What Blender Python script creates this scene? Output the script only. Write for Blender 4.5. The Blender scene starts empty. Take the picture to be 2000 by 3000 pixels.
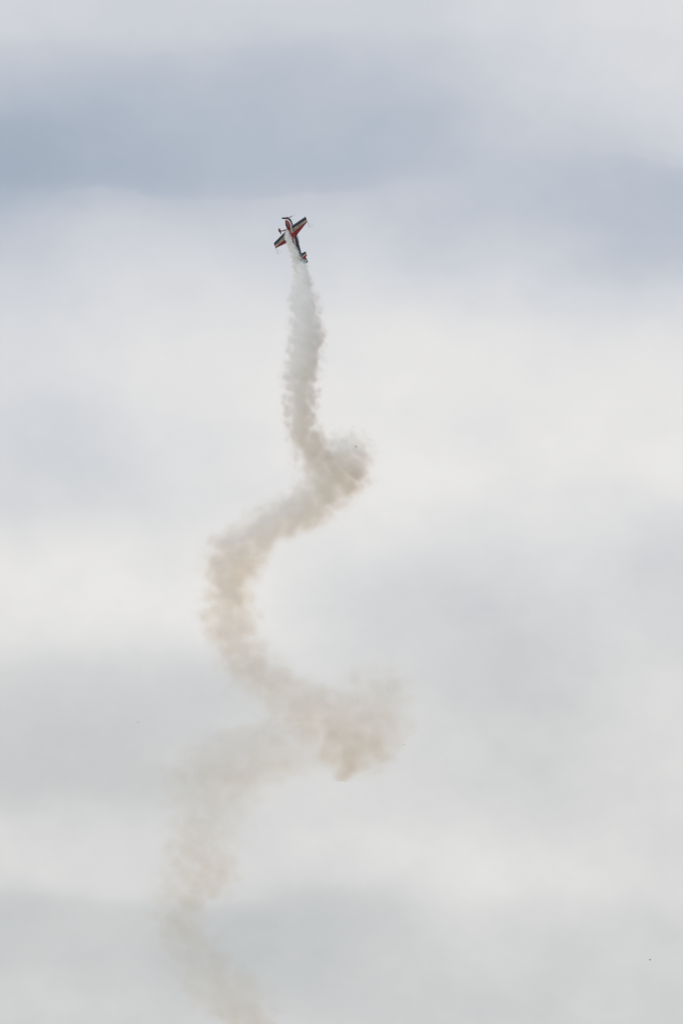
import bpy, bmesh, math, random
from mathutils import Vector, Matrix, Euler

random.seed(7)
scene = bpy.context.scene
COL = scene.collection

# ------------------------------------------------------------------ camera
PITCH = math.radians(17.0)
FOCAL = 300.0                      # mm, on a 24 x 36 mm upright frame
DIST = 1166.6                      # metres to the aircraft
K = 3000 / 36 * FOCAL              # photo pixels per unit tangent
CAM = Vector((0.0, 0.0, 1.7))
RIGHT = Vector((1, 0, 0))
FWD = Vector((0, math.cos(PITCH), math.sin(PITCH)))
UPV = Vector((0, -math.sin(PITCH), math.cos(PITCH)))

cam_data = bpy.data.cameras.new("camera")
cam = bpy.data.objects.new("camera", cam_data)
COL.objects.link(cam)
cam.location = CAM
cam.rotation_euler = (math.pi / 2 + PITCH, 0, 0)
cam_data.sensor_fit = 'VERTICAL'
cam_data.sensor_height = 36.0
cam_data.sensor_width = 24.0
cam_data.lens = FOCAL
cam_data.clip_start = 0.5
cam_data.clip_end = 60000
scene.camera = cam

scene.view_settings.view_transform = 'Standard'
scene.view_settings.look = 'None'
scene.view_settings.exposure = 0.0
scene.view_settings.gamma = 1.0
scene.view_settings.use_curve_mapping = False
scene.cycles.volume_bounces = 20
scene.cycles.max_bounces = 24
scene.cycles.volume_max_steps = 1024
scene.cycles.volume_step_rate = 1.0


# ------------------------------------------------------------------ node helpers
class NT:
    """Tiny expression builder for shader node trees."""
    def __init__(self, tree):
        self.t = tree

    def node(self, kind, **kw):
        n = self.t.nodes.new(kind)
        for k, v in kw.items():
            setattr(n, k, v)
        return n

    def put(self, sock, v):
        if isinstance(v, bpy.types.NodeSocket):
            self.t.links.new(v, sock)
        elif v is not None:
            sock.default_value = v

    def m(self, op, a, b=None, c=None, clamp=False):
        n = self.node('ShaderNodeMath', operation=op, use_clamp=clamp)
        self.put(n.inputs[0], a)
        if b is not None:
            self.put(n.inputs[1], b)
        if c is not None:
            self.put(n.inputs[2], c)
        return n.outputs[0]

    def vm(self, op, a, b=None):
        n = self.node('ShaderNodeVectorMath', operation=op)
        self.put(n.inputs[0], a)
        if b is not None:
            self.put(n.inputs[1], b)
        return n.outputs['Value'] if op in ('LENGTH', 'DOT_PRODUCT', 'DISTANCE') else n.outputs[0]

    def smooth(self, v, a, b, lo=0.0, hi=1.0):
        n = self.node('ShaderNodeMapRange', interpolation_type='SMOOTHSTEP')
        self.put(n.inputs['Value'], v)
        self.put(n.inputs['From Min'], a)
        self.put(n.inputs['From Max'], b)
        self.put(n.inputs['To Min'], lo)
        self.put(n.inputs['To Max'], hi)
        return n.outputs[0]

    def sep(self, v):
        n = self.node('ShaderNodeSeparateXYZ')
        self.put(n.inputs[0], v)
        return n.outputs

    def comb(self, x, y, z):
        n = self.node('ShaderNodeCombineXYZ')
        self.put(n.inputs[0], x)
        self.put(n.inputs[1], y)
        self.put(n.inputs[2], z)
        return n.outputs[0]

    def mix(self, f, a, b):
        n = self.node('ShaderNodeMix', data_type='FLOAT')
        self.put(n.inputs[0], f)
        self.put(n.inputs[2], a)
        self.put(n.inputs[3], b)
        return n.outputs[0]

    def mixc(self, f, a, b):
        n = self.node('ShaderNodeMix', data_type='RGBA')
        self.put(n.inputs[0], f)
        self.put(n.inputs[6], a)
        self.put(n.inputs[7], b)
        return n.outputs[2]

    def noise(self, vec, scale, detail=3.0, rough=0.5, dist=0.0, lac=2.0):
        n = self.node('ShaderNodeTexNoise')
        self.put(n.inputs['Vector'], vec)
        n.inputs['Scale'].default_value = scale
        n.inputs['Detail'].default_value = detail
        n.inputs['Roughness'].default_value = rough
        n.inputs['Lacunarity'].default_value = lac
        n.inputs['Distortion'].default_value = dist
        return n

    def curve(self, v, pts):
        """Float Curve through (t, value) points; t in 0..1, any value range."""
        lo = min(p[1] for p in pts)
        hi = max(p[1] for p in pts)
        span = (hi - lo) or 1.0
        n = self.node('ShaderNodeFloatCurve')
        c = n.mapping.curves[0]
        pts = sorted(pts)
        while len(c.points) < len(pts):
            c.points.new(0.5, 0.5)
        for cp, (t, y) in zip(c.points, pts):
            cp.location = (t, (y - lo) / span)
            cp.handle_type = 'AUTO_CLAMPED'
        n.mapping.update()
        self.put(n.inputs['Value'], v)
        return self.m('MULTIPLY_ADD', n.outputs[0], span, lo)

    def ramp(self, v, stops):
        n = self.node('ShaderNodeValToRGB')
        e = n.color_ramp.elements
        while len(e) < len(stops):
            e.new(0.5)
        for el, (p, c) in zip(e, stops):
            el.position = p
            el.color = c
        self.put(n.inputs[0], v)
        return n.outputs[0]


def srgb(r, g, b):
    f = lambda c: c / 12.92 if c <= 0.04045 else ((c + 0.055) / 1.055) ** 2.4
    return (f(r / 255), f(g / 255), f(b / 255), 1.0)


# ------------------------------------------------------------------ sky: a layered overcast over a Nishita sky
SUN_EL = math.radians(42)
SUN_AZ = math.radians(-112)         # measured from +Y towards +X
world = bpy.data.worlds.new("World")
scene.world = world
world.use_nodes = True
wt = world.node_tree
wt.nodes.clear()
W = NT(wt)
out = W.node('ShaderNodeOutputWorld')
sky = W.node('ShaderNodeTexSky', sky_type='NISHITA')
sky.sun_disc = False
sky.sun_elevation = SUN_EL
sky.sun_rotation = SUN_AZ
sky.air_density = 1.0
sky.dust_density = 2.0
bg_sky = W.node('ShaderNodeBackground')
W.put(bg_sky.inputs['Color'], sky.outputs[0])
bg_sky.inputs['Strength'].default_value = 0.08

tc = W.node('ShaderNodeTexCoord')
d = tc.outputs['Generated']
dx, dy, dz = W.sep(d)
# flattened direction for the cloud layer: banks of stratocumulus are wider than tall
flat = W.comb(dx, dy, W.m('MULTIPLY', dz, 1.5))
wn = W.noise(flat, 18.0, 6.0, 0.5)
warp = W.vm('SUBTRACT', wn.outputs['Color'], (0.5, 0.5, 0.5))
wx, wy, wz = W.sep(warp)
el = W.m('ARCSINE', dz)
az = W.m('ARCTAN2', dx, dy)
# angular cloud-bank coordinates (in units of 1/25000 rad so the numbers read like photo pixels)
u0 = W.m('MULTIPLY_ADD', az, K * math.cos(PITCH), 1000.0)
v0 = W.m('MULTIPLY_ADD', W.m('SUBTRACT', el, PITCH), -K, 1500.0)
u = W.m('MULTIPLY_ADD', wx, 1000.0, u0)
v = W.m('MULTIPLY_ADD', wy, 480.0, v0)

ROWS = [0, 150, 300, 450, 550, 700, 900, 1100, 1300, 1500, 1700, 1850, 2000, 2150, 2300, 2450, 2600, 2750, 2900, 3000]
BANKS = [  # thickness of the cloud along five bearings, given as the brightness it shows
    [213, 202, 184, 173, 182, 201, 212, 217, 214, 217, 232, 229, 209, 204, 210, 217, 209, 198, 207, 214],
    [208, 193, 183, 181, 196, 213, 220, 224, 223, 225, 232, 225, 211, 209, 214, 219, 215, 201, 206, 210],
    [210, 202, 193, 188, 202, 215, 224, 231, 233, 228, 218, 216, 215, 215, 214, 220, 215, 205, 205, 208],
    [215, 211, 206, 199, 197, 202, 218, 233, 235, 228, 219, 212, 212, 216, 215, 218, 221, 214, 213, 212],
    [222, 219, 214, 203, 191, 197, 222, 232, 233, 227, 211, 210, 218, 222, 221, 219, 217, 214, 211, 210],
]
V0, V1 = -600.0, 3600.0
vn = W.m('DIVIDE', W.m('SUBTRACT', v, V0), V1 - V0, clamp=True)
G0, G1 = 160.0, 240.0
cs = []
for col in BANKS:
    pts = [((r - V0) / (V1 - V0), (g - G0) / (G1 - G0)) for r, g in zip(ROWS, col)]
    pts = [(0.0, 0.66)] + pts + [(1.0, 0.62)]
    cs.append(W.curve(vn, pts))
s = cs[0]
for i in range(4):
    s = W.mix(W.smooth(u, i * 500.0, (i + 1) * 500.0), s, cs[i + 1])
# everywhere else the same kind of cloud goes on, by noise
n_big = W.noise(flat, 16.0, 5.0, 0.55)
s_else = W.m('MULTIPLY_ADD', n_big.outputs[0], 1.5, -0.12, clamp=True)
wu = W.smooth(W.m('ABSOLUTE', W.m('SUBTRACT', u0, 1000.0)), 1150.0, 2300.0)
wv = W.smooth(W.m('ABSOLUTE', W.m('SUBTRACT', v0, 1500.0)), 1600.0, 2600.0)
s = W.mix(W.m('MAXIMUM', wu, wv), s, s_else)
# small scale billows
tilt = W.comb(W.m('MULTIPLY_ADD', dz, 0.7, dx), dy, W.m('MULTIPLY_ADD', dx, -0.45, W.m('MULTIPLY', dz, 1.3)))
n_mid = W.noise(tilt, 34.0, 7.0, 0.55)
n_fine = W.noise(d, 230.0, 5.0, 0.6)
s = W.m('ADD', s, W.m('MULTIPLY', W.m('SUBTRACT', n_mid.outputs[0], 0.5), W.smooth(v0, 900.0, 1900.0, 0.34, 0.52)))
s = W.m('ADD', s, W.m('MULTIPLY', W.m('SUBTRACT', n_fine.outputs[0], 0.5), 0.06), clamp=True)
gs = lambda g: (g - G0) / (G1 - G0)
high = W.ramp(s, [(gs(170), srgb(162, 174, 189)), (gs(187), srgb(180, 189, 202)), (gs(205), srgb(202, 206, 214)),
                  (gs(217), srgb(216, 218, 222)), (gs(231), srgb(232, 231, 230)), (1.0, srgb(240, 239, 237))])
low = W.ramp(s, [(gs(180), srgb(178, 182, 184)), (gs(192), srgb(191, 194, 195)), (gs(208), srgb(207, 208, 208)),
                 (gs(218), srgb(218, 218, 217)), (gs(231), srgb(232, 231, 229)), (1.0, srgb(240, 239, 236))])
cloud = W.mixc(W.smooth(v0, 900.0, 2300.0), high, low)
bg_cloud = W.node('ShaderNodeBackground')
W.put(bg_cloud.inputs['Color'], cloud)
bg_cloud.inputs['Strength'].default_value = 1.0
mx = W.node('ShaderNodeMixShader')
mx.inputs[0].default_value = 0.97
wt.links.new(bg_sky.outputs[0], mx.inputs[1])
wt.links.new(bg_cloud.outputs[0], mx.inputs[2])
wt.links.new(mx.outputs[0], out.inputs['Surface'])

sun_data = bpy.data.lights.new("sun", 'SUN')
sun_data.energy = 1.5
sun_data.angle = math.radians(18)
sun_data.color = (1.0, 0.96, 0.9)
sun = bpy.data.objects.new("sun", sun_data)
COL.objects.link(sun)
sdir = Vector((math.sin(SUN_AZ) * math.cos(SUN_EL), math.cos(SUN_AZ) * math.cos(SUN_EL), math.sin(SUN_EL)))
sun.rotation_euler = sdir.to_track_quat('Z', 'Y').to_euler()
sun.location = (0, 0, 500)


# ------------------------------------------------------------------ object helpers
def link(name, mesh, mats=(), parent=None):
    o = bpy.data.objects.new(name, mesh)
    COL.objects.link(o)
    for mt in (mats if isinstance(mats, (list, tuple)) else [mats]):
        mesh.materials.append(mt)
    if parent is not None:
        o.parent = parent
    return o


def mesh_of(name, verts, faces, smooth=True):
    me = bpy.data.meshes.new(name)
    me.from_pydata([tuple(q) for q in verts], [], faces)
    me.validate()
    bm = bmesh.new()
    bm.from_mesh(me)
    bmesh.ops.recalc_face_normals(bm, faces=bm.faces)
    bm.to_mesh(me)
    bm.free()
    if smooth:
        for p in me.polygons:
            p.use_smooth = True
    return me


def loft(rings, cap=True):
    n = len(rings[0])
    verts = [q for r in rings for q in r]
    faces = []
    for i in range(len(rings) - 1):
        for j in range(n):
            k = (j + 1) % n
            faces.append((i * n + j, i * n + k, (i + 1) * n + k, (i + 1) * n + j))
    if cap:
        faces.append(tuple(range(n))[::-1])
        faces.append(tuple((len(rings) - 1) * n + j for j in range(n)))
    return verts, faces


def tube(points, radii, seg=10):
    pts = [Vector(p) for p in points]
    if not isinstance(radii, (list, tuple)):
        radii = [radii] * len(pts)
    rings = []
    for i, p in enumerate(pts):
        t = (pts[min(i + 1, len(pts) - 1)] - pts[max(i - 1, 0)]).normalized()
        a = t.orthogonal().normalized() if i == 0 else (a - t * a.dot(t)).normalized()
        b = t.cross(a)
        rings.append([p + (a * math.cos(2 * math.pi * j / seg) + b * math.sin(2 * math.pi * j / seg)) * radii[i] for j in range(seg)])
    return loft(rings)


def merge(*parts):
    verts, faces = [], []
    for v_, f_ in parts:
        o = len(verts)
        verts += list(v_)
        faces += [tuple(i + o for i in f) for f in f_]
    return verts, faces


def attr(me, name, values):
    a = me.attributes.new(name, 'FLOAT', 'POINT')
    a.data.foreach_set('value', values)


def paint(name, rgb, rough=0.35, coat=0.4, metal=0.0, wear=0.12):
    mt = bpy.data.materials.new(name)
    mt.use_nodes = True
    t = mt.node_tree
    N = NT(t)
    b = t.nodes['Principled BSDF']
    co = N.node('ShaderNodeTexCoord').outputs['Object']
    n1 = N.noise(co, 3.0, 5.0, 0.6)
    f = N.m('MULTIPLY_ADD', N.m('SUBTRACT', n1.outputs[0], 0.5), 2 * wear, 1.0)
    c = N.vm('SCALE', (rgb[0], rgb[1], rgb[2]))
    N.put(c.node.inputs['Scale'], f)
    N.put(b.inputs['Base Color'], c)
    N.put(b.inputs['Roughness'], N.m('MULTIPLY_ADD', n1.outputs[0], 0.15, rough - 0.07))
    b.inputs['Metallic'].default_value = metal
    b.inputs['Coat Weight'].default_value = coat
    b.inputs['Coat Roughness'].default_value = 0.1
    return mt


RED = (0.25, 0.013, 0.024)
NAVY = (0.008, 0.010, 0.034)
CREAM = (0.48, 0.45, 0.39)
WHITE = (0.80, 0.80, 0.78)


def zone_paint(name, build):
    """Glossy aircraft paint whose colour zones come from build(N) -> colour socket."""
    mt = bpy.data.materials.new(name)
    mt.use_nodes = True
    t = mt.node_tree
    N = NT(t)
    b = t.nodes['Principled BSDF']
    c = build(N)
    co = N.node('ShaderNodeTexCoord').outputs['Object']
    n1 = N.noise(co, 2.5, 6.0, 0.6)
    sc = N.vm('SCALE', c)
    N.put(sc.node.inputs['Scale'], N.m('MULTIPLY_ADD', n1.outputs[0], 0.35, 0.82))
    N.put(b.inputs['Base Color'], sc)
    b.inputs['Roughness'].default_value = 0.5
    b.inputs['Coat Weight'].default_value = 0.08
    b.inputs['Coat Roughness'].default_value = 0.12
    return mt


def getattr_node(N, name):
    n = N.node('ShaderNodeAttribute', attribute_type='GEOMETRY', attribute_name=name)
    return n.outputs['Fac']


def rgba(c):
    return (c[0], c[1], c[2], 1.0)


def step(N, v, edge):
    return N.m('GREATER_THAN', v, edge)


def wing_zones(N):
    c = getattr_node(N, 'chord_m')           # metres behind the leading edge
    e2 = getattr_node(N, 'stripe_end')       # where the cream band ends there
    y = getattr_node(N, 'span_m')
    col = N.mixc(step(N, c, 0.49), rgba(NAVY), rgba(CREAM))
    root = N.m('MULTIPLY', N.m('LESS_THAN', y, 0.66), N.m('LESS_THAN', c, 1.0))
    col = N.mixc(root, col, rgba(CREAM))
    col = N.mixc(N.m('GREATER_THAN', c, e2), col, rgba(RED))
    return col


def fuselage_zones(N):
    b = getattr_node(N, 'belly')
    col = N.mixc(step(N, b, 1.0), rgba(RED), rgba(WHITE))
    return N.mixc(step(N, b, 1.5), col, rgba(NAVY))


def tail_zones(N):
    f = getattr_node(N, 'chord_f')
    col = N.mixc(step(N, f, 0.45), rgba(NAVY), rgba(CREAM))
    return N.mixc(step(N, f, 0.64), col, rgba(RED))


def rudder_zones(N):
    co = N.node('ShaderNodeTexCoord').outputs['Object']
    x, y, z = N.sep(co)
    ch = N.node('ShaderNodeTexChecker')
    N.put(ch.inputs['Vector'], N.comb(N.m('ADD', x, 10.02), 0.37, N.m('ADD', z, 10.06)))
    ch.inputs['Color1'].default_value = rgba(WHITE)
    ch.inputs['Color2'].default_value = rgba((0.01, 0.01, 0.016))
    ch.inputs['Scale'].default_value = 1 / 0.27
    return N.mixc(N.m('GREATER_THAN', x, -4.27), ch.outputs[0], rgba(NAVY))


M_WING = zone_paint("wing_paint", wing_zones)
M_FUS = zone_paint("fuselage_paint", fuselage_zones)
M_TAIL = zone_paint("tail_paint", tail_zones)
M_RUD = zone_paint("rudder_paint", rudder_zones)
M_RED = paint("red_paint", RED)
M_DKRED = paint("dark_red_paint", (0.09, 0.010, 0.014))
M_NAVY = paint("navy_paint", NAVY)
M_BLADE = paint("blade_black", (0.014, 0.014, 0.018), rough=0.7, coat=0.0)
M_SPIN = paint("spinner_metal", (0.06, 0.05, 0.08), rough=0.45, coat=0.0, metal=0.0)
M_ROD = paint("rod_grey", (0.10, 0.10, 0.11), rough=0.5, coat=0.0)
M_INK = paint("letter_black", (0.012, 0.012, 0.014), rough=0.5, coat=0.0)
M_RUBBER = paint("tyre_rubber", (0.02, 0.02, 0.02), rough=0.8, coat=0.0)
M_STEEL = paint("exhaust_steel", (0.22, 0.19, 0.17), rough=0.45, coat=0.0, metal=0.9)


def glass_mat():
    mt = bpy.data.materials.new("canopy_glass")
    mt.use_nodes = True
    b = mt.node_tree.nodes['Principled BSDF']
    b.inputs['Base Color'].default_value = (0.5, 0.56, 0.6, 1)
    b.inputs['Roughness'].default_value = 0.03
    b.inputs['Transmission Weight'].default_value = 0.9
    b.inputs['IOR'].default_value = 1.2
    return mt


M_GLASS = glass_mat()

# ------------------------------------------------------------------ the ground (below the frame; it darkens the light from below)
gm = bpy.data.materials.new("airfield_grass")
gm.use_nodes = True
GN_ = NT(gm.node_tree)
gb = gm.node_tree.nodes['Principled BSDF']
gco = GN_.node('ShaderNodeTexCoord').outputs['Object']
gn = GN_.noise(gco, 0.02, 8.0, 0.6)
GN_.put(gb.inputs['Base Color'], GN_.mixc(gn.outputs[0], (0.05, 0.075, 0.025, 1), (0.11, 0.12, 0.05, 1)))
gb.inputs['Roughness'].default_value = 0.95
G = 25000.0
ground = link("ground", mesh_of("ground", [(-G, -G, 0), (G, -G, 0), (G, G, 0), (-G, G, 0)], [(0, 1, 2, 3)], False), gm)
ground["kind"] = "structure"
ground["label"] = "wide grass airfield below the sky"

# ------------------------------------------------------------------ the aerobatic aircraft
# body frame: x forward, y to the pilot's left, z up; origin at mid-chord of the wing
# axes as they show in the photograph (right, up, towards the viewer)
cF, cL, cU = Vector((-.310, .890, -.336)), Vector((.576, .457, .678)), Vector((.757, .016, -.653))
cF.normalize()
cL = (cL - cF * cL.dot(cF)).normalized()
cU = cF.cross(cL)


def cam2world(q):
    return RIGHT * q.x + UPV * q.y - FWD * q.z


def px_point(px, py, depth=0.0):
    """The point on the photo's pixel (px, py) that lies DIST + depth metres along the view axis."""
    dd = DIST + depth
    return CAM + FWD * dd + RIGHT * ((px - 1000) / K * dd) + UPV * ((1500 - py) / K * dd)


aF, aL, aU = cam2world(cF), cam2world(cL), cam2world(cU)
A_ORIGIN = px_point(851, 681, 0)
A_MAT = Matrix.Translation(A_ORIGIN) @ Matrix((aF, aL, aU)).transposed().to_4x4()

plane = bpy.data.objects.new("aerobatic_aircraft", None)
COL.objects.link(plane)
plane.empty_display_size = 0.5
plane.matrix_world = A_MAT
plane["label"] = "red and navy single-engine aerobatic monoplane climbing steeply, trailing smoke"
plane["category"] = "airplane"

# fuselage: superellipse sections
SEC = [  # x, centre z, half width, up, down
    (2.06, .31, .22, .22, .24), (2.03, .31, .30, .28, .31), (1.95, .31, .39, .34, .39), (1.75, .30, .46, .39, .46),
    (1.4, .29, .49, .41, .50), (1.0, .28, .49, .42, .52), (0.4, .27, .46, .42, .52), (-0.3, .27, .43, .42, .50),
    (-1.2, .28, .36, .42, .43), (-2.2, .30, .27, .37, .34), (-3.2, .33, .17, .28, .23), (-4.0, .37, .085, .19, .13),
    (-4.33, .39, .045, .13, .08)]


def lerp_sec(x):
    for a, b in zip(SEC, SEC[1:]):
        if a[0] >= x >= b[0]:
            t = (a[0] - x) / (a[0] - b[0])
            return [p + (q - p) * t for p, q in zip(a, b)]
    return list(SEC[-1])


def belly_limit(x):
    """Half angle (radians, from straight down) of the red belly panel at station x."""
    pts = [(2.06, 0.02), (1.93, 0.04), (1.86, .35), (1.7, .75), (1.4, 1.0), (0.7, 1.12), (0.0, 1.05), (-0.8, .85), (-1.5, .55), (-2.1, .2), (-2.5, .05), (-4.4, .05)]
    for a, b in zip(pts, pts[1:]):
        if a[0] >= x >= b[0]:
            t = (a[0] - x) / (a[0] - b[0])
            return a[1] + (b[1] - a[1]) * t
    return 0.05


rings, vals = [], []
SEG = 64
stations = [2.06, 2.045, 2.03, 1.99, 1.95, 1.9, 1.85] + [1.8 - 0.08 * i for i in range(77)] + [-4.33]
for x in stations:
    _, zc, w, hu, hd = lerp_sec(x)
    ring = []
    lim = belly_limit(x)
    for j in range(SEG):
        a = 2 * math.pi * j / SEG
        ca, sa = math.cos(a), math.sin(a)
        e = 2 / 2.3
        yy = w * math.copysign(abs(sa) ** e, sa)
        zz = -math.copysign(abs(ca) ** e, ca)
        zz *= hd if zz < 0 else hu
        ring.append(Vector((x, yy, zc + zz)))
        ang = abs(math.atan2(sa, ca))
        vals.append(1.0 + (ang - lim) / 0.75 if ang > lim else ang / lim)
    rings.append(ring)
me = mesh_of("fuselage", *loft(rings))
attr(me, 'belly', vals)
fuselage = link("fuselage", me, M_FUS, plane)

# cowl intake lips and exhaust stacks
for s_ in (-1, 1):
    v_, f_ = tube([(2.075, s_ * .15 + .08 * math.cos(t), .40 + .06 * math.sin(t)) for t in [2 * math.pi * k / 16 for k in range(17)]], .015, 6)
    link("air_intake", mesh_of("air_intake", v_, f_), M_BLADE, fuselage)
    v_, f_ = tube([(0.78, s_ * .16, -.18), (0.62, s_ * .16, -.28), (0.46, s_ * .16, -.32)], .045, 10)
    link("exhaust_pipe", mesh_of("exhaust_pipe", v_, f_), M_STEEL, fuselage)

# canopy and its frame
rings = []
for i in range(17):
    t = i / 16
    x = 0.35 - 2.25 * t
    h = .40 * math.sin(math.pi * t) ** 0.6 + .01
    _, zc, w, hu, hd = lerp_sec(x)
    ww = min(w * 0.8, .05 + .36 * math.sin(math.pi * t) ** 0.5)
    rings.append([Vector((x, ww * math.sin(a), zc + hu * .78 + h * math.cos(a))) for a in [(-math.pi / 2) + math.pi * k / 16 for k in range(17)]])
link("canopy", mesh_of("canopy", *loft(rings)), M_GLASS, plane)
for x in (-0.05,):
    _, zc, w, hu, hd = lerp_sec(x)
    v_, f_ = tube([(x, (w * .80) * math.sin(a), zc + hu * .78 + .36 * math.cos(a)) for a in [(-math.pi / 2) + math.pi * k / 16 for k in range(17)]], .02, 6)
    link("canopy_frame", mesh_of("canopy_frame", v_, f_), M_NAVY, plane)

# wing geometry
HALF = 3.75


def le(y):
    return .73 - .315 * y / HALF


def te(y):
    return -1.15 + .735 * y / HALF


def thick(y):
    return .155 - .035 * y / HALF


def half_t(u_, y):
    c = le(y) - te(y)
    t = thick(y)
    return c * 5 * t * (.2969 * math.sqrt(max(u_, 0)) - .1260 * u_ - .3516 * u_ ** 2 + .2843 * u_ ** 3 - .1036 * u_ ** 4)


def stripe_end(y):
    return 1.01 - .31 * y / HALF


def wing_ring(y, s_, u0_, u1_, n=22):
    us = [u0_ + (u1_ - u0_) * (1 - math.cos(math.pi * k / n)) / 2 for k in range(n + 1)]
    c = le(y) - te(y)
    up = [(u_, 1) for u_ in us]
    dn = [(u_, -1) for u_ in reversed(us)]
    ring, at = [], []
    for u_, sg in up + dn:
        ring.append(Vector((le(y) - u_ * c, s_ * y, sg * (half_t(u_, y) + .0015))))
        at.append((u_ * c, stripe_end(y), y, 1.0 if sg < 0 else 0.0))
    return ring, at


def wing_loft(ys, s_, u0_, u1_):
    rr, aa = [], []
    for y in ys:
        r_, a_ = wing_ring(y, s_, u0_, u1_)
        rr.append(r_)
        aa += a_
    return loft(rr), aa


def span(a, b, n):
    return [a + (b - a) * i / n for i in range(n + 1)]


def wing_object(name, pieces, parent):
    geo = merge(*[p[0] for p in pieces])
    at = [q for p in pieces for q in p[1]]
    m_ = mesh_of(name, *geo)
    for k, nm in enumerate(('chord_m', 'stripe_end', 'span_m', 'underside')):
        attr(m_, nm, [q[k] for q in at])
    return link(name, m_, M_WING, parent)


def lettering(y0, y1, s_, text, parent):
    """Black capitals laid on the cream band of the wing's underside."""
    cu = bpy.data.curves.new("lettering", 'FONT')
    cu.body = text
    cu.size = 1.0
    cu.offset = 0.02
    cu.resolution_u = 3
    tmp = bpy.data.objects.new("lettering_source", cu)
    COL.objects.link(tmp)
    bpy.context.view_layer.update()
    m_ = bpy.data.meshes.new_from_object(tmp.evaluated_get(bpy.context.evaluated_depsgraph_get()))
    bpy.data.objects.remove(tmp)
    xs = [q.co.x for q in m_.vertices]
    ys = [q.co.y for q in m_.vertices]
    x0, x1, b0, b1 = min(xs), max(xs), min(ys), max(ys)
    bm = bmesh.new()
    bm.from_mesh(m_)
    for q in bm.verts:
        t = (q.co.x - x0) / (x1 - x0)
        h = (q.co.y - b0) / (b1 - b0)
        y = y0 + (y1 - y0) * t              # signed span position
        ay = abs(y)
        ca, cb = 0.53, stripe_end(ay) - 0.05
        cc = cb + (ca - cb) * (0.06 + 0.88 * h)
        x = le(ay) - cc
        uu = cc / (le(ay) - te(ay))
        q.co = Vector((x, y, -half_t(uu, ay) - .007))
    bm.to_mesh(m_)
    bm.free()
    o = link("lettering", m_, M_INK, parent)
    o["label"] = "black capital lettering on the cream band"
    return o


for s_ in (-1, 1):
    main = wing_object("wing", [wing_loft(span(.05, .95, 5), s_, 0, 1), wing_loft(span(.95, HALF, 10), s_, 0, .715)], plane)
    ail = wing_object("aileron", [wing_loft(span(.965, HALF - .01, 10), s_, .722, 1)], main)
    # tip cap
    rr = []
    for k in range(5):
        y = HALF + .003 + .03 * math.sin(k / 4 * math.pi / 2)
        f = math.cos(k / 4 * math.pi / 2) * .98 + .02
        ring, _ = wing_ring(HALF, s_, 0, 1)
        rr.append([Vector((q.x, s_ * y, q.z * f)) for q in ring])
    link("tip_cap", mesh_of("tip_cap", *loft(rr)), M_NAVY, main)
    # wingtip sighting frame: a triangle of thin rods behind and above the tip
    tip = Vector((le(HALF) - .35, s_ * (HALF + .02), 0))
    p1 = tip + Vector((-1.42, 0, 0.02))
    p2 = tip + Vector((-1.1, 0, .78))
    sf = link("sighting_frame", mesh_of("sighting_frame", *tube([tip, p1], .016, 6)), M_ROD, main)
    link("rod", mesh_of("rod", *tube([tip + Vector((-.45, 0, 0)), p2], .007, 6)), M_ROD, sf)
    link("rod", mesh_of("rod", *tube([p1 + Vector((.15, 0, 0)), p2], .007, 6)), M_ROD, sf)
    y0 = .55 if s_ > 0 else -3.10
    lettering(y0, y0 + .72, s_, "AERO", main)
    lettering(y0 + 1.06, y0 + 2.48, s_, "NELAA", main)
    # slanted bar of the emblem between the words, running past the band
    bar = []
    for dy_, cc in ((.78, .62), (.86, .60), (1.03, 1.02), (.95, 1.07)):
        y = y0 + dy_
        ay = abs(y)
        bar.append(Vector((le(ay) - cc, y, -half_t(cc / (le(ay) - te(ay)), ay) - .008)))
    em = link("emblem", mesh_of("emblem", bar + [q + Vector((0, 0, .006)) for q in bar], [(0, 1, 2, 3), (7, 6, 5, 4), (0, 4, 5, 1), (1, 5, 6, 2), (2, 6, 7, 3), (3, 7, 4, 0)], False), M_INK, main)
    em["label"] = "black slanted bar between the two words of lettering"

# tailplane
for s_ in (-1, 1):
    rr, at = [], []
    for i in range(7):
        t = i / 6
        y = .03 + 1.17 * t
        xl, xt = -3.36 - .24 * t, -4.42 + .14 * t
        ring = []
        n = 14
        us = [(1 - math.cos(math.pi * k / n)) / 2 for k in range(n + 1)]
        for u_, sg in [(q, 1) for q in us] + [(q, -1) for q in reversed(us)]:
            h = (xl - xt) * 5 * .09 * (.2969 * math.sqrt(u_) - .126 * u_ - .3516 * u_ ** 2 + .2843 * u_ ** 3 - .1036 * u_ ** 4)
            ring.append(Vector((xl + (xt - xl) * u_, s_ * y, .32 + sg * (h + .001))))
            at.append(u_)
        rr.append(ring)
    m_ = mesh_of("tailplane", *loft(rr))
    attr(m_, 'chord_f', at)
    link("tailplane", m_, M_TAIL, plane)


def upright(name, prof, mat, parent):
    """Fin-like body from (z, x_front, x_rear, half thickness) sections."""
    rr = []
    for z, xf, xr, h in prof:
        ring = []
        n = 10
        us = [(1 - math.cos(math.pi * k / n)) / 2 for k in range(n + 1)]
        for u_, sg in [(q, 1) for q in us] + [(q, -1) for q in reversed(us)]:
            ring.append(Vector((xf + (xr - xf) * u_, sg * (h * math.sin(math.pi * min(1, .08 + .92 * u_) ** .7) + .002), z)))
        rr.append(ring)
    return link(name, mesh_of(name, *loft(rr)), mat, parent)


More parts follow.
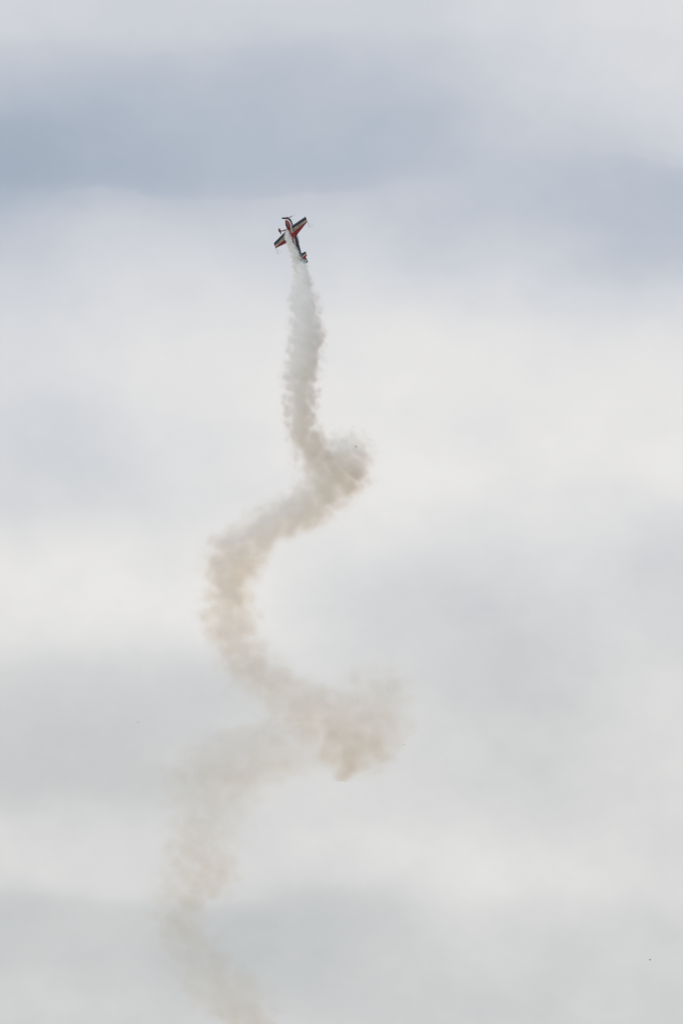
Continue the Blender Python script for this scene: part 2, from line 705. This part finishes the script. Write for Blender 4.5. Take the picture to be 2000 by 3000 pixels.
fin = upright("fin", [(.40, -3.05, -4.22, .05), (.8, -3.55, -4.21, .045), (1.16, -3.90, -4.20, .03), (1.24, -4.0, -4.20, .015)], M_NAVY, plane)
rudder = upright("rudder", [(.08, -4.36, -4.72, .03), (.2, -4.33, -4.83, .04), (.7, -4.24, -4.80, .04), (1.12, -4.215, -4.68, .03), (1.25, -4.215, -4.60, .02), (1.30, -4.25, -4.52, .01)], M_RUD, plane)
link("trailing_edge", mesh_of("trailing_edge", *tube([(-4.835, 0, .2), (-4.805, 0, .7), (-4.69, 0, 1.12), (-4.60, 0, 1.27)], .014, 6)), M_DKRED, rudder)

# propeller, spinner
prop = bpy.data.objects.new("propeller", None)
COL.objects.link(prop)
prop.parent = plane
prop.location = (2.14, 0, .31)
rr = []
for i in range(13):
    t = i / 12
    x = -.05 + .36 * t
    r = .185 * math.sqrt(max(0, 1 - t ** 1.8)) + .004
    rr.append([Vector((x, r * math.cos(2 * math.pi * j / 24), r * math.sin(2 * math.pi * j / 24))) for j in range(24)])
link("spinner", mesh_of("spinner", *loft(rr)), M_SPIN, prop)
for k in range(3):
    a = math.radians(-90 + 3 + 120 * k)
    rad = Vector((0, math.cos(a), math.sin(a)))
    tan = Vector((0, -math.sin(a), math.cos(a)))
    fx = Vector((1, 0, 0))
    rr = []
    for i in range(15):
        t = i / 14
        r = .10 + .98 * t
        ch = (.045 + .085 * math.sin(math.pi * min(1, .12 + t * .75))) * (1 if t < .9 else math.sqrt(max(.05, 1 - ((t - .9) / .1) ** 2)))
        tw = math.radians(62 - 40 * t)
        cd = tan * math.cos(tw) + fx * math.sin(tw)
        nd = rad.cross(cd)
        rr.append([fx * .06 + rad * r + cd * (ch * math.cos(b)) + nd * (.016 * (1.2 - t) * math.sin(b) + 0) for b in [2 * math.pi * j / 14 for j in range(14)]])
    link("blade", mesh_of("blade", *loft(rr)), M_BLADE, prop)

# landing gear: sprung leg, wheel fairing, tyre
for s_ in (-1, 1):
    pts = [(.60, s_ * .22, -.20), (.60, s_ * .42, -.34), (.61, s_ * .62, -.58), (.63, s_ * .76, -.84), (.64, s_ * .81, -1.0)]
    rr = []
    for i, p in enumerate(pts):
        w = .11 - .045 * i / 4
        q = Vector(p)
        tdir = (Vector(pts[min(i + 1, 4)]) - Vector(pts[max(i - 1, 0)])).normalized()
        nn = tdir.cross(Vector((1, 0, 0))).normalized()
        rr.append([q + Vector((w * math.cos(b), 0, 0)) + nn * (.028 * math.sin(b)) for b in [2 * math.pi * j / 14 for j in range(14)]])
    leg = link("gear_leg", mesh_of("gear_leg", *loft(rr)), M_DKRED, plane)
    rr = []
    for i in range(17):
        t = i / 16
        x = .64 + .46 - .98 * t
        e = max(.02, (math.sin(math.pi * t ** .62)) ** .75)
        rr.append([Vector((x, s_ * .83 + .115 * e * math.cos(b), -1.04 + .175 * e * math.sin(b) + .05 * t)) for b in [2 * math.pi * j / 18 for j in range(18)]])
    pant = link("wheel_fairing", mesh_of("wheel_fairing", *loft(rr)), M_DKRED, leg)
    ty = []
    for i in range(5):
        yy = s_ * .83 - .05 + .1 * i / 4
        r = .17 - .03 * abs(i - 2) / 2
        ty.append([Vector((.68 + r * math.cos(b), yy, -1.10 + r * math.sin(b))) for b in [2 * math.pi * j / 24 for j in range(24)]])
    link("tyre", mesh_of("tyre", *loft(ty)), M_RUBBER, leg)
link("tail_wheel", mesh_of("tail_wheel", *loft([[Vector((-4.35 + r * math.cos(b), yy, .10 + r * math.sin(b))) for b in [2 * math.pi * j / 16 for j in range(16)]] for yy, r in ((-.03, .05), (-.015, .075), (.015, .075), (.03, .05))])), M_RUBBER, plane)


# ------------------------------------------------------------------ smoke
# local frame of the smoke: origin on the view axis at the aircraft's distance, x right, y away, z up
S_ORIGIN = CAM + FWD * DIST
S_ROT = Euler((PITCH, 0, 0))


def loc(px, py, dep):
    dd = DIST + dep
    return Vector(((px - 1000) / K * dd, dep, (1500 - py) / K * dd))


def resample(rows, n):
    """Catmull-free smooth resampling of (py, px, r, depth, tau) rows by cubic Hermite in py."""
    ys = [r[0] for r in rows]
    res = []
    for i in range(n):
        y = ys[0] + (ys[-1] - ys[0]) * i / (n - 1)
        k = max(j for j in range(len(ys) - 1) if ys[j] <= y + 1e-9)
        h = ys[k + 1] - ys[k]
        t = (y - ys[k]) / h
        vals = [y]
        for c in range(1, len(rows[0])):
            p0, p1 = rows[k][c], rows[k + 1][c]

            def slope(a):
                if a == 0 or a == len(ys) - 1:
                    return 0.0
                d0 = (rows[a][c] - rows[a - 1][c]) / (ys[a] - ys[a - 1])
                d1 = (rows[a + 1][c] - rows[a][c]) / (ys[a + 1] - ys[a])
                return 0.0 if d0 * d1 <= 0 else 2 * d0 * d1 / (d0 + d1)
            m0, m1 = slope(k) * h, slope(k + 1) * h
            vals.append((2 * t ** 3 - 3 * t ** 2 + 1) * p0 + (t ** 3 - 2 * t ** 2 + t) * m0 + (-2 * t ** 3 + 3 * t ** 2) * p1 + (t ** 3 - t ** 2) * m1)
        res.append(vals)
    return res



def smoke_material(name, sl, lobes, zr, seed, amp, col_s, col_a, halo, step_rate, eddy, warp):
    z0, z1 = zr
    mt = bpy.data.materials.new(name)
    mt.use_nodes = True
    t = mt.node_tree
    t.nodes.clear()
    N = NT(t)
    o = N.node('ShaderNodeOutputMaterial')
    co = N.node('ShaderNodeTexCoord').outputs['Object']
    x, y, z = N.sep(co)
    tt = N.m('DIVIDE', N.m('SUBTRACT', z, z0), z1 - z0, clamp=True)
    f = lambda key: N.curve(tt, [((q['z'] - z0) / (z1 - z0), q[key]) for q in sl])
    cx, cy, r, inv, sig, wz_, edge, age = f('x'), f('y'), f('r'), f('inv'), f('sig'), f('w'), f('edge'), f('age')
    ddx, ddy = N.m('SUBTRACT', x, cx), N.m('SUBTRACT', y, cy)
    # turbulence whose eddies grow with the trail: swirl first, then rounded billows, then wisps
    nco = N.vm('ADD', N.comb(N.m('MULTIPLY', N.m('SUBTRACT', x, f('nx')), inv), N.m('MULTIPLY', N.m('SUBTRACT', y, f('ny')), inv), wz_), (seed, seed * .7, 3.1))
    swirl = N.noise(nco, eddy * 0.55, 4.0, 0.6, 0.0)
    sw = N.vm('SUBTRACT', swirl.outputs['Color'], (0.5, 0.5, 0.5))
    swx, swy, swz = N.sep(sw)
    shift = N.m('MULTIPLY', N.m('DIVIDE', warp, inv), 1.0)
    ddx = N.m('MULTIPLY_ADD', swx, shift, ddx)
    ddy = N.m('MULTIPLY_ADD', swy, shift, ddy)
    k = N.node('ShaderNodeVectorMath', operation='MULTIPLY_ADD')
    N.put(k.inputs[0], sw)
    k.inputs[1].default_value = (1.1, 1.1, 1.1)
    N.put(k.inputs[2], nco)
    vo = N.node('ShaderNodeTexVoronoi', feature='F1')
    N.put(vo.inputs['Vector'], k.outputs[0])
    vo.inputs['Scale'].default_value = eddy * 1.35
    vo.inputs['Detail'].default_value = 0.0
    vo.inputs['Roughness'].default_value = 0.5
    puff = vo.outputs['Distance']
    fine = N.noise(k.outputs[0], eddy * 2.0, 4.0, 0.6, 0.0)
    dist = N.m('DIVIDE', N.m('SQRT', N.m('ADD', N.m('MULTIPLY', ddx, ddx), N.m('MULTIPLY', ddy, ddy))), r)
    co2 = N.vm('ADD', co, N.comb(N.m('MULTIPLY', swx, shift), N.m('MULTIPLY', swy, shift), N.m('MULTIPLY', swz, shift)))
    for c, rad in lobes:
        q = N.vm('LENGTH', N.vm('DIVIDE', N.vm('SUBTRACT', co2, tuple(c)), tuple(rad)))
        dist = N.m('SMOOTH_MIN', dist, q, 0.5)
    bump = N.m('MULTIPLY_ADD', N.m('SUBTRACT', puff, 0.5), amp, N.m('MULTIPLY', N.m('SUBTRACT', fine.outputs[0], 0.5), 0.8))
    dn = N.m('ADD', bump, N.m('SUBTRACT', dist, N.m('MULTIPLY', edge, 0.3)))
    core = N.smooth(dn, 1.0, N.m('SUBTRACT', 1.0, edge))
    veil = N.smooth(dn, 1.35, 0.6)
    body = N.m('MULTIPLY', core, N.smooth(N.m('ADD', puff, N.m('SUBTRACT', 0.5, fine.outputs[0])), 0.9, 0.2, 0.25, 1.95))
    dens = N.m('MULTIPLY', N.m('MULTIPLY_ADD', veil, halo, body), sig)
    sc = N.node('ShaderNodeVolumeScatter')
    N.put(sc.inputs['Color'], N.mixc(age, (0.70, 0.885, 1.0, 1), (*col_s, 1)))
    sc.inputs['Anisotropy'].default_value = 0.4
    N.put(sc.inputs['Density'], dens)
    ab = N.node('ShaderNodeVolumeAbsorption')
    N.put(ab.inputs['Color'], N.mixc(age, (0.998, 0.996, 1.0, 1), (*col_a, 1)))
    N.put(ab.inputs['Density'], dens)
    ad = N.node('ShaderNodeAddShader')
    t.links.new(sc.outputs[0], ad.inputs[0])
    t.links.new(ab.outputs[0], ad.inputs[1])
    t.links.new(ad.outputs[0], o.inputs['Volume'])
    mt.cycles.volume_step_rate = step_rate
    return mt


def smoke_trail(rows, lobes_px, seed, n, rmax, label, **kw):
    rows = resample(rows, n)
    sl = []
    for py, px, rp, dep, tau in rows:
        ed = kw['edge'][0] + (kw['edge'][1] - kw['edge'][0]) * min(1, max(0, (py - 900) / 1100))
        age = min(1.0, max(0.0, (py - 1000) / 650))
        c = loc(px, py, dep)
        r = rp * (DIST + dep) / K
        sl.append(dict(x=c.x, y=c.y, z=c.z, r=r, sig=(kw['thick'][0] + (kw['thick'][1] - kw['thick'][0]) * min(1, max(0, (py - 1350) / 500))) * tau / (2 * r), inv=1 / (min(r, rmax) + kw['grow'] * min(1, max(0, (py - 1250) / 400))), edge=ed, age=age))
    sl.sort(key=lambda q: q['z'])
    hold = [q for q in sl if q['r'] >= rmax][-1] if rmax < 90 else sl[-1]
    for q in sl:
        a = q if q['z'] > hold['z'] else hold
        q['nx'], q['ny'] = a['x'], a['y']
    # eddy coordinate along the trail, integrated so the eddies keep their proportion
    w = 0.0
    for i, q in enumerate(sl):
        if i:
            w += (q['z'] - sl[i - 1]['z']) * (q['inv'] + sl[i - 1]['inv']) / 2
        q['w'] = w
    lobes = []
    for px, py, dep, rx, ry, rz in lobes_px:
        k = (DIST + dep) / K
        lobes.append((loc(px, py, dep), Vector((rx * k, ry * k, rz * k))))
    zr = (sl[0]['z'], sl[-1]['z'])
    mt = smoke_material("smoke_" + str(seed), sl, lobes, zr, seed, kw['amp'], kw['col_s'], kw['col_a'], kw['halo'], kw['step'], kw['eddy'], kw['warp'])
    # closed hull that wraps the puffs slice by slice
    rings = []
    SG = 28
    grow = 1.7
    for q in sl:
        c = Vector((q['x'], q['y']))
        r = q['r'] * grow
        for lc, lr in lobes:
            h = (q['z'] - lc.z) / (lr.z * grow)
            if abs(h) < 1:
                k = math.sqrt(1 - h * h) * grow
                lr2 = max(lr.x, lr.y) * k
                l2 = Vector((lc.x, lc.y))
                dd = (l2 - c).length
                if dd + lr2 > r:
                    if dd + r <= lr2:
                        c, r = l2, lr2
                    else:
                        nr = (dd + r + lr2) / 2
                        c = c + (l2 - c) * ((nr - r) / dd)
                        r = nr
        rings.append([Vector((c.x + r * math.cos(2 * math.pi * j / SG), c.y + r * math.sin(2 * math.pi * j / SG), q['z'])) for j in range(SG)])
    ob = link("smoke_trail", mesh_of("smoke_trail", *loft(rings), smooth=False), mt)
    ob.location = S_ORIGIN
    ob.rotation_euler = S_ROT
    ob["kind"] = "stuff"
    ob["label"] = label
    ob["category"] = "smoke"
    return ob


def exhaust_px(xb, yb, zb):
    q = A_MAT @ Vector((xb, yb, zb)) - CAM
    dd = q.dot(FWD)
    return 1000 + K * q.dot(RIGHT) / dd, 1500 - K * q.dot(UPV) / dd, dd - DIST


near = []
for xb, zb, rp, tau in ((.50, -.36, 3.0, 5), (-.3, -.58, 8.0, 6), (-1.3, -.66, 10.0, 6), (-2.4, -.56, 10.5, 6), (-3.5, -.36, 13.5, 5.5), (-4.6, -.3, 16, 5)):
    px, py, dep = exhaust_px(xb, -.10, zb)
    near.append((py, px, rp, dep, tau))
TRAIL_A = near + [
    (806, 884, 19, -2.9, 4.2), (850, 888, 28.7, -3.8, 4), (890, 892, 35.6, -4.6, 4.14), (960, 897, 43.7, -5.6, 3.45), (1002, 895, 44.8, -6, 3.1),
    (1059, 887, 44.8, -6.2, 2.88), (1115, 879, 43.7, -6, 2.76), (1202, 880, 42.5, -5, 2.64), (1267, 894, 42.5, -3.6, 2.53), (1310, 914, 50.6, -2.2, 2.53),
    (1350, 958, 74, 0, 2.59), (1385, 972, 84, 2.5, 2.59), (1415, 966, 84, 4, 2.59), (1450, 930, 92.7, 5.5, 2.42), (1484, 885, 106, 7.5, 2.18), (1527, 828, 108, 8.8, 2.07),
    (1556, 780, 106, 9.2, 1.95), (1600, 712, 88.5, 9, 1.95), (1668, 675, 72.7, 7.5, 1.89), (1757, 662, 63.6, 4, 1.76), (1824, 675, 72.7, 0.5, 1.76), (1891, 696, 68.2, -3, 1.59),
    (1950, 735, 88.5, -5.5, 1.8), (2003, 805, 124, -7, 1.52), (2050, 940, 180, -8, 1.52), (2090, 990, 185, -8, 1.68), (2137, 1030, 150, -7, 1.68), (2181, 1040, 115, -6, 1.52),
    (2248, 1003, 56, -4.5, 1.2), (2290, 995, 15, -4, 0.8)]
TRAIL_B = [
    (2100, 800, 35.3, 5, 0.456), (2150, 770, 154, 6, 1.28), (2205, 742, 197, 7, 1.2), (2253, 672, 185, 8, 1.57), (2330, 627, 140, 9, 0.975), (2406, 614, 104, 8, 1.05), (2480, 588, 98.8, 6, 1.12),
    (2559, 584, 96.5, 4, 1.2), (2617, 565, 87, 2, 1.2), (2660, 545, 80, 0.5, 1.12), (2712, 530, 77.7, -1, 1.12), (2770, 562, 82.4, -2.5, 1.12), (2827, 615, 96.5, -4, 1.12), (2885, 650, 116, -5, 1.2),
    (2942, 690, 103, -6, 1.27), (3000, 735, 77.7, -6.5, 1.35), (3080, 800, 70.6, -7, 1.35)]
SC = (0.47, 0.735, 1.0)
AB = (0.988, 0.972, 0.945)
AB_OLD = (0.978, 0.955, 0.925)
smoke_trail(TRAIL_A, [(1014, 1354, 1.0, 66, 60, 72), (1105, 2065, -8.0, 92, 110, 92), (1050, 2170, -6.5, 105, 100, 75)], 11.3, 90, 1.9,
            "dense white to tan smoke corkscrew streaming from the aircraft's belly",
            edge=(0.7, 1.0), warp=1.5, amp=0.85, thick=(1.05, 0.6), col_s=SC, col_a=AB, halo=0.3, step=0.09, eddy=1.15, grow=1.8)
smoke_trail(TRAIL_B, [(850, 2180, 3.0, 130, 100, 70)], 4.7, 60, 2.6,
            "faint thin tan remnant of smoke drifting below the dense corkscrew",
            edge=(1.0, 1.0), warp=2.0, amp=1.0, thick=(0.5, 0.5), col_s=SC, col_a=AB_OLD, halo=0.2, step=0.12, eddy=1.0, grow=0.8)

# ------------------------------------------------------------------ birds
M_BIRD = paint("bird_feathers", (0.07, 0.062, 0.058), rough=0.8, coat=0.0, wear=0.3)


def bird_mesh(span_, length, flap):
    rr = []
    for i in range(11):
        t = i / 10
        r = .17 * length * math.sin(math.pi * min(1, .04 + .96 * t) ** .75) ** .8 + .004
        rr.append([Vector((length * (.5 - t), r * math.cos(2 * math.pi * j / 10), r * .9 * math.sin(2 * math.pi * j / 10))) for j in range(10)])
    parts = [loft(rr)]
    for s_ in (-1, 1):
        w_ = []
        for i in range(7):
            t = i / 6
            y = s_ * (.02 + t * span_ / 2)
            z = flap * (math.sin(t * 2.0) * span_ * .3)
            xl = length * (.22 + .14 * t - .55 * t * t)
            ch = length * .38 * (1 - t) ** .6 + .01
            w_.append([Vector((xl, y, z + .004)), Vector((xl - ch, y, z + .003)), Vector((xl - ch, y, z - .003)), Vector((xl, y, z - .004))])
        parts.append(loft(w_))
    tl = [[Vector((-.40 * length, a * .05 * length, b)) for a, b in ((-1, .006), (1, .006), (1, -.006), (-1, -.006))],
          [Vector((-.72 * length, a * .15 * length, b)) for a, b in ((-1, .003), (1, .003), (1, -.003), (-1, -.003))]]
    parts.append(loft(tl))
    return mesh_of("bird", *merge(*parts))


BIRDS = [  # px, py, depth, span, length, flap, heading, bank, label
    (1043, 1309, -30, .46, .24, .5, 25, 30, "dark bird flying in front of the rounded smoke bulge"),
    (1182, 2181, -30, .34, .20, -.4, 60, 10, "dark bird just off the lower right edge of the tan smoke sheet"),
    (405, 2117, 60, .30, .13, .6, 50, 40, "faint grey bird left of the smoke, near a dark cloud patch"),
    (1903, 2812, -20, .36, .20, .2, -40, -15, "dark bird alone in pale cloud far from the smoke"),
]
for px, py, dep, sp, ln, fl, hd, bk, lab in BIRDS:
    b = link("bird", bird_mesh(sp * 1.2, ln * 1.2, fl), M_BIRD)
    b.location = px_point(px, py, dep)
    b.rotation_euler = (math.radians(bk), math.radians(-10), math.radians(hd))
    b["label"] = lab
    b["category"] = "bird"
    b["group"] = "birds in the sky"
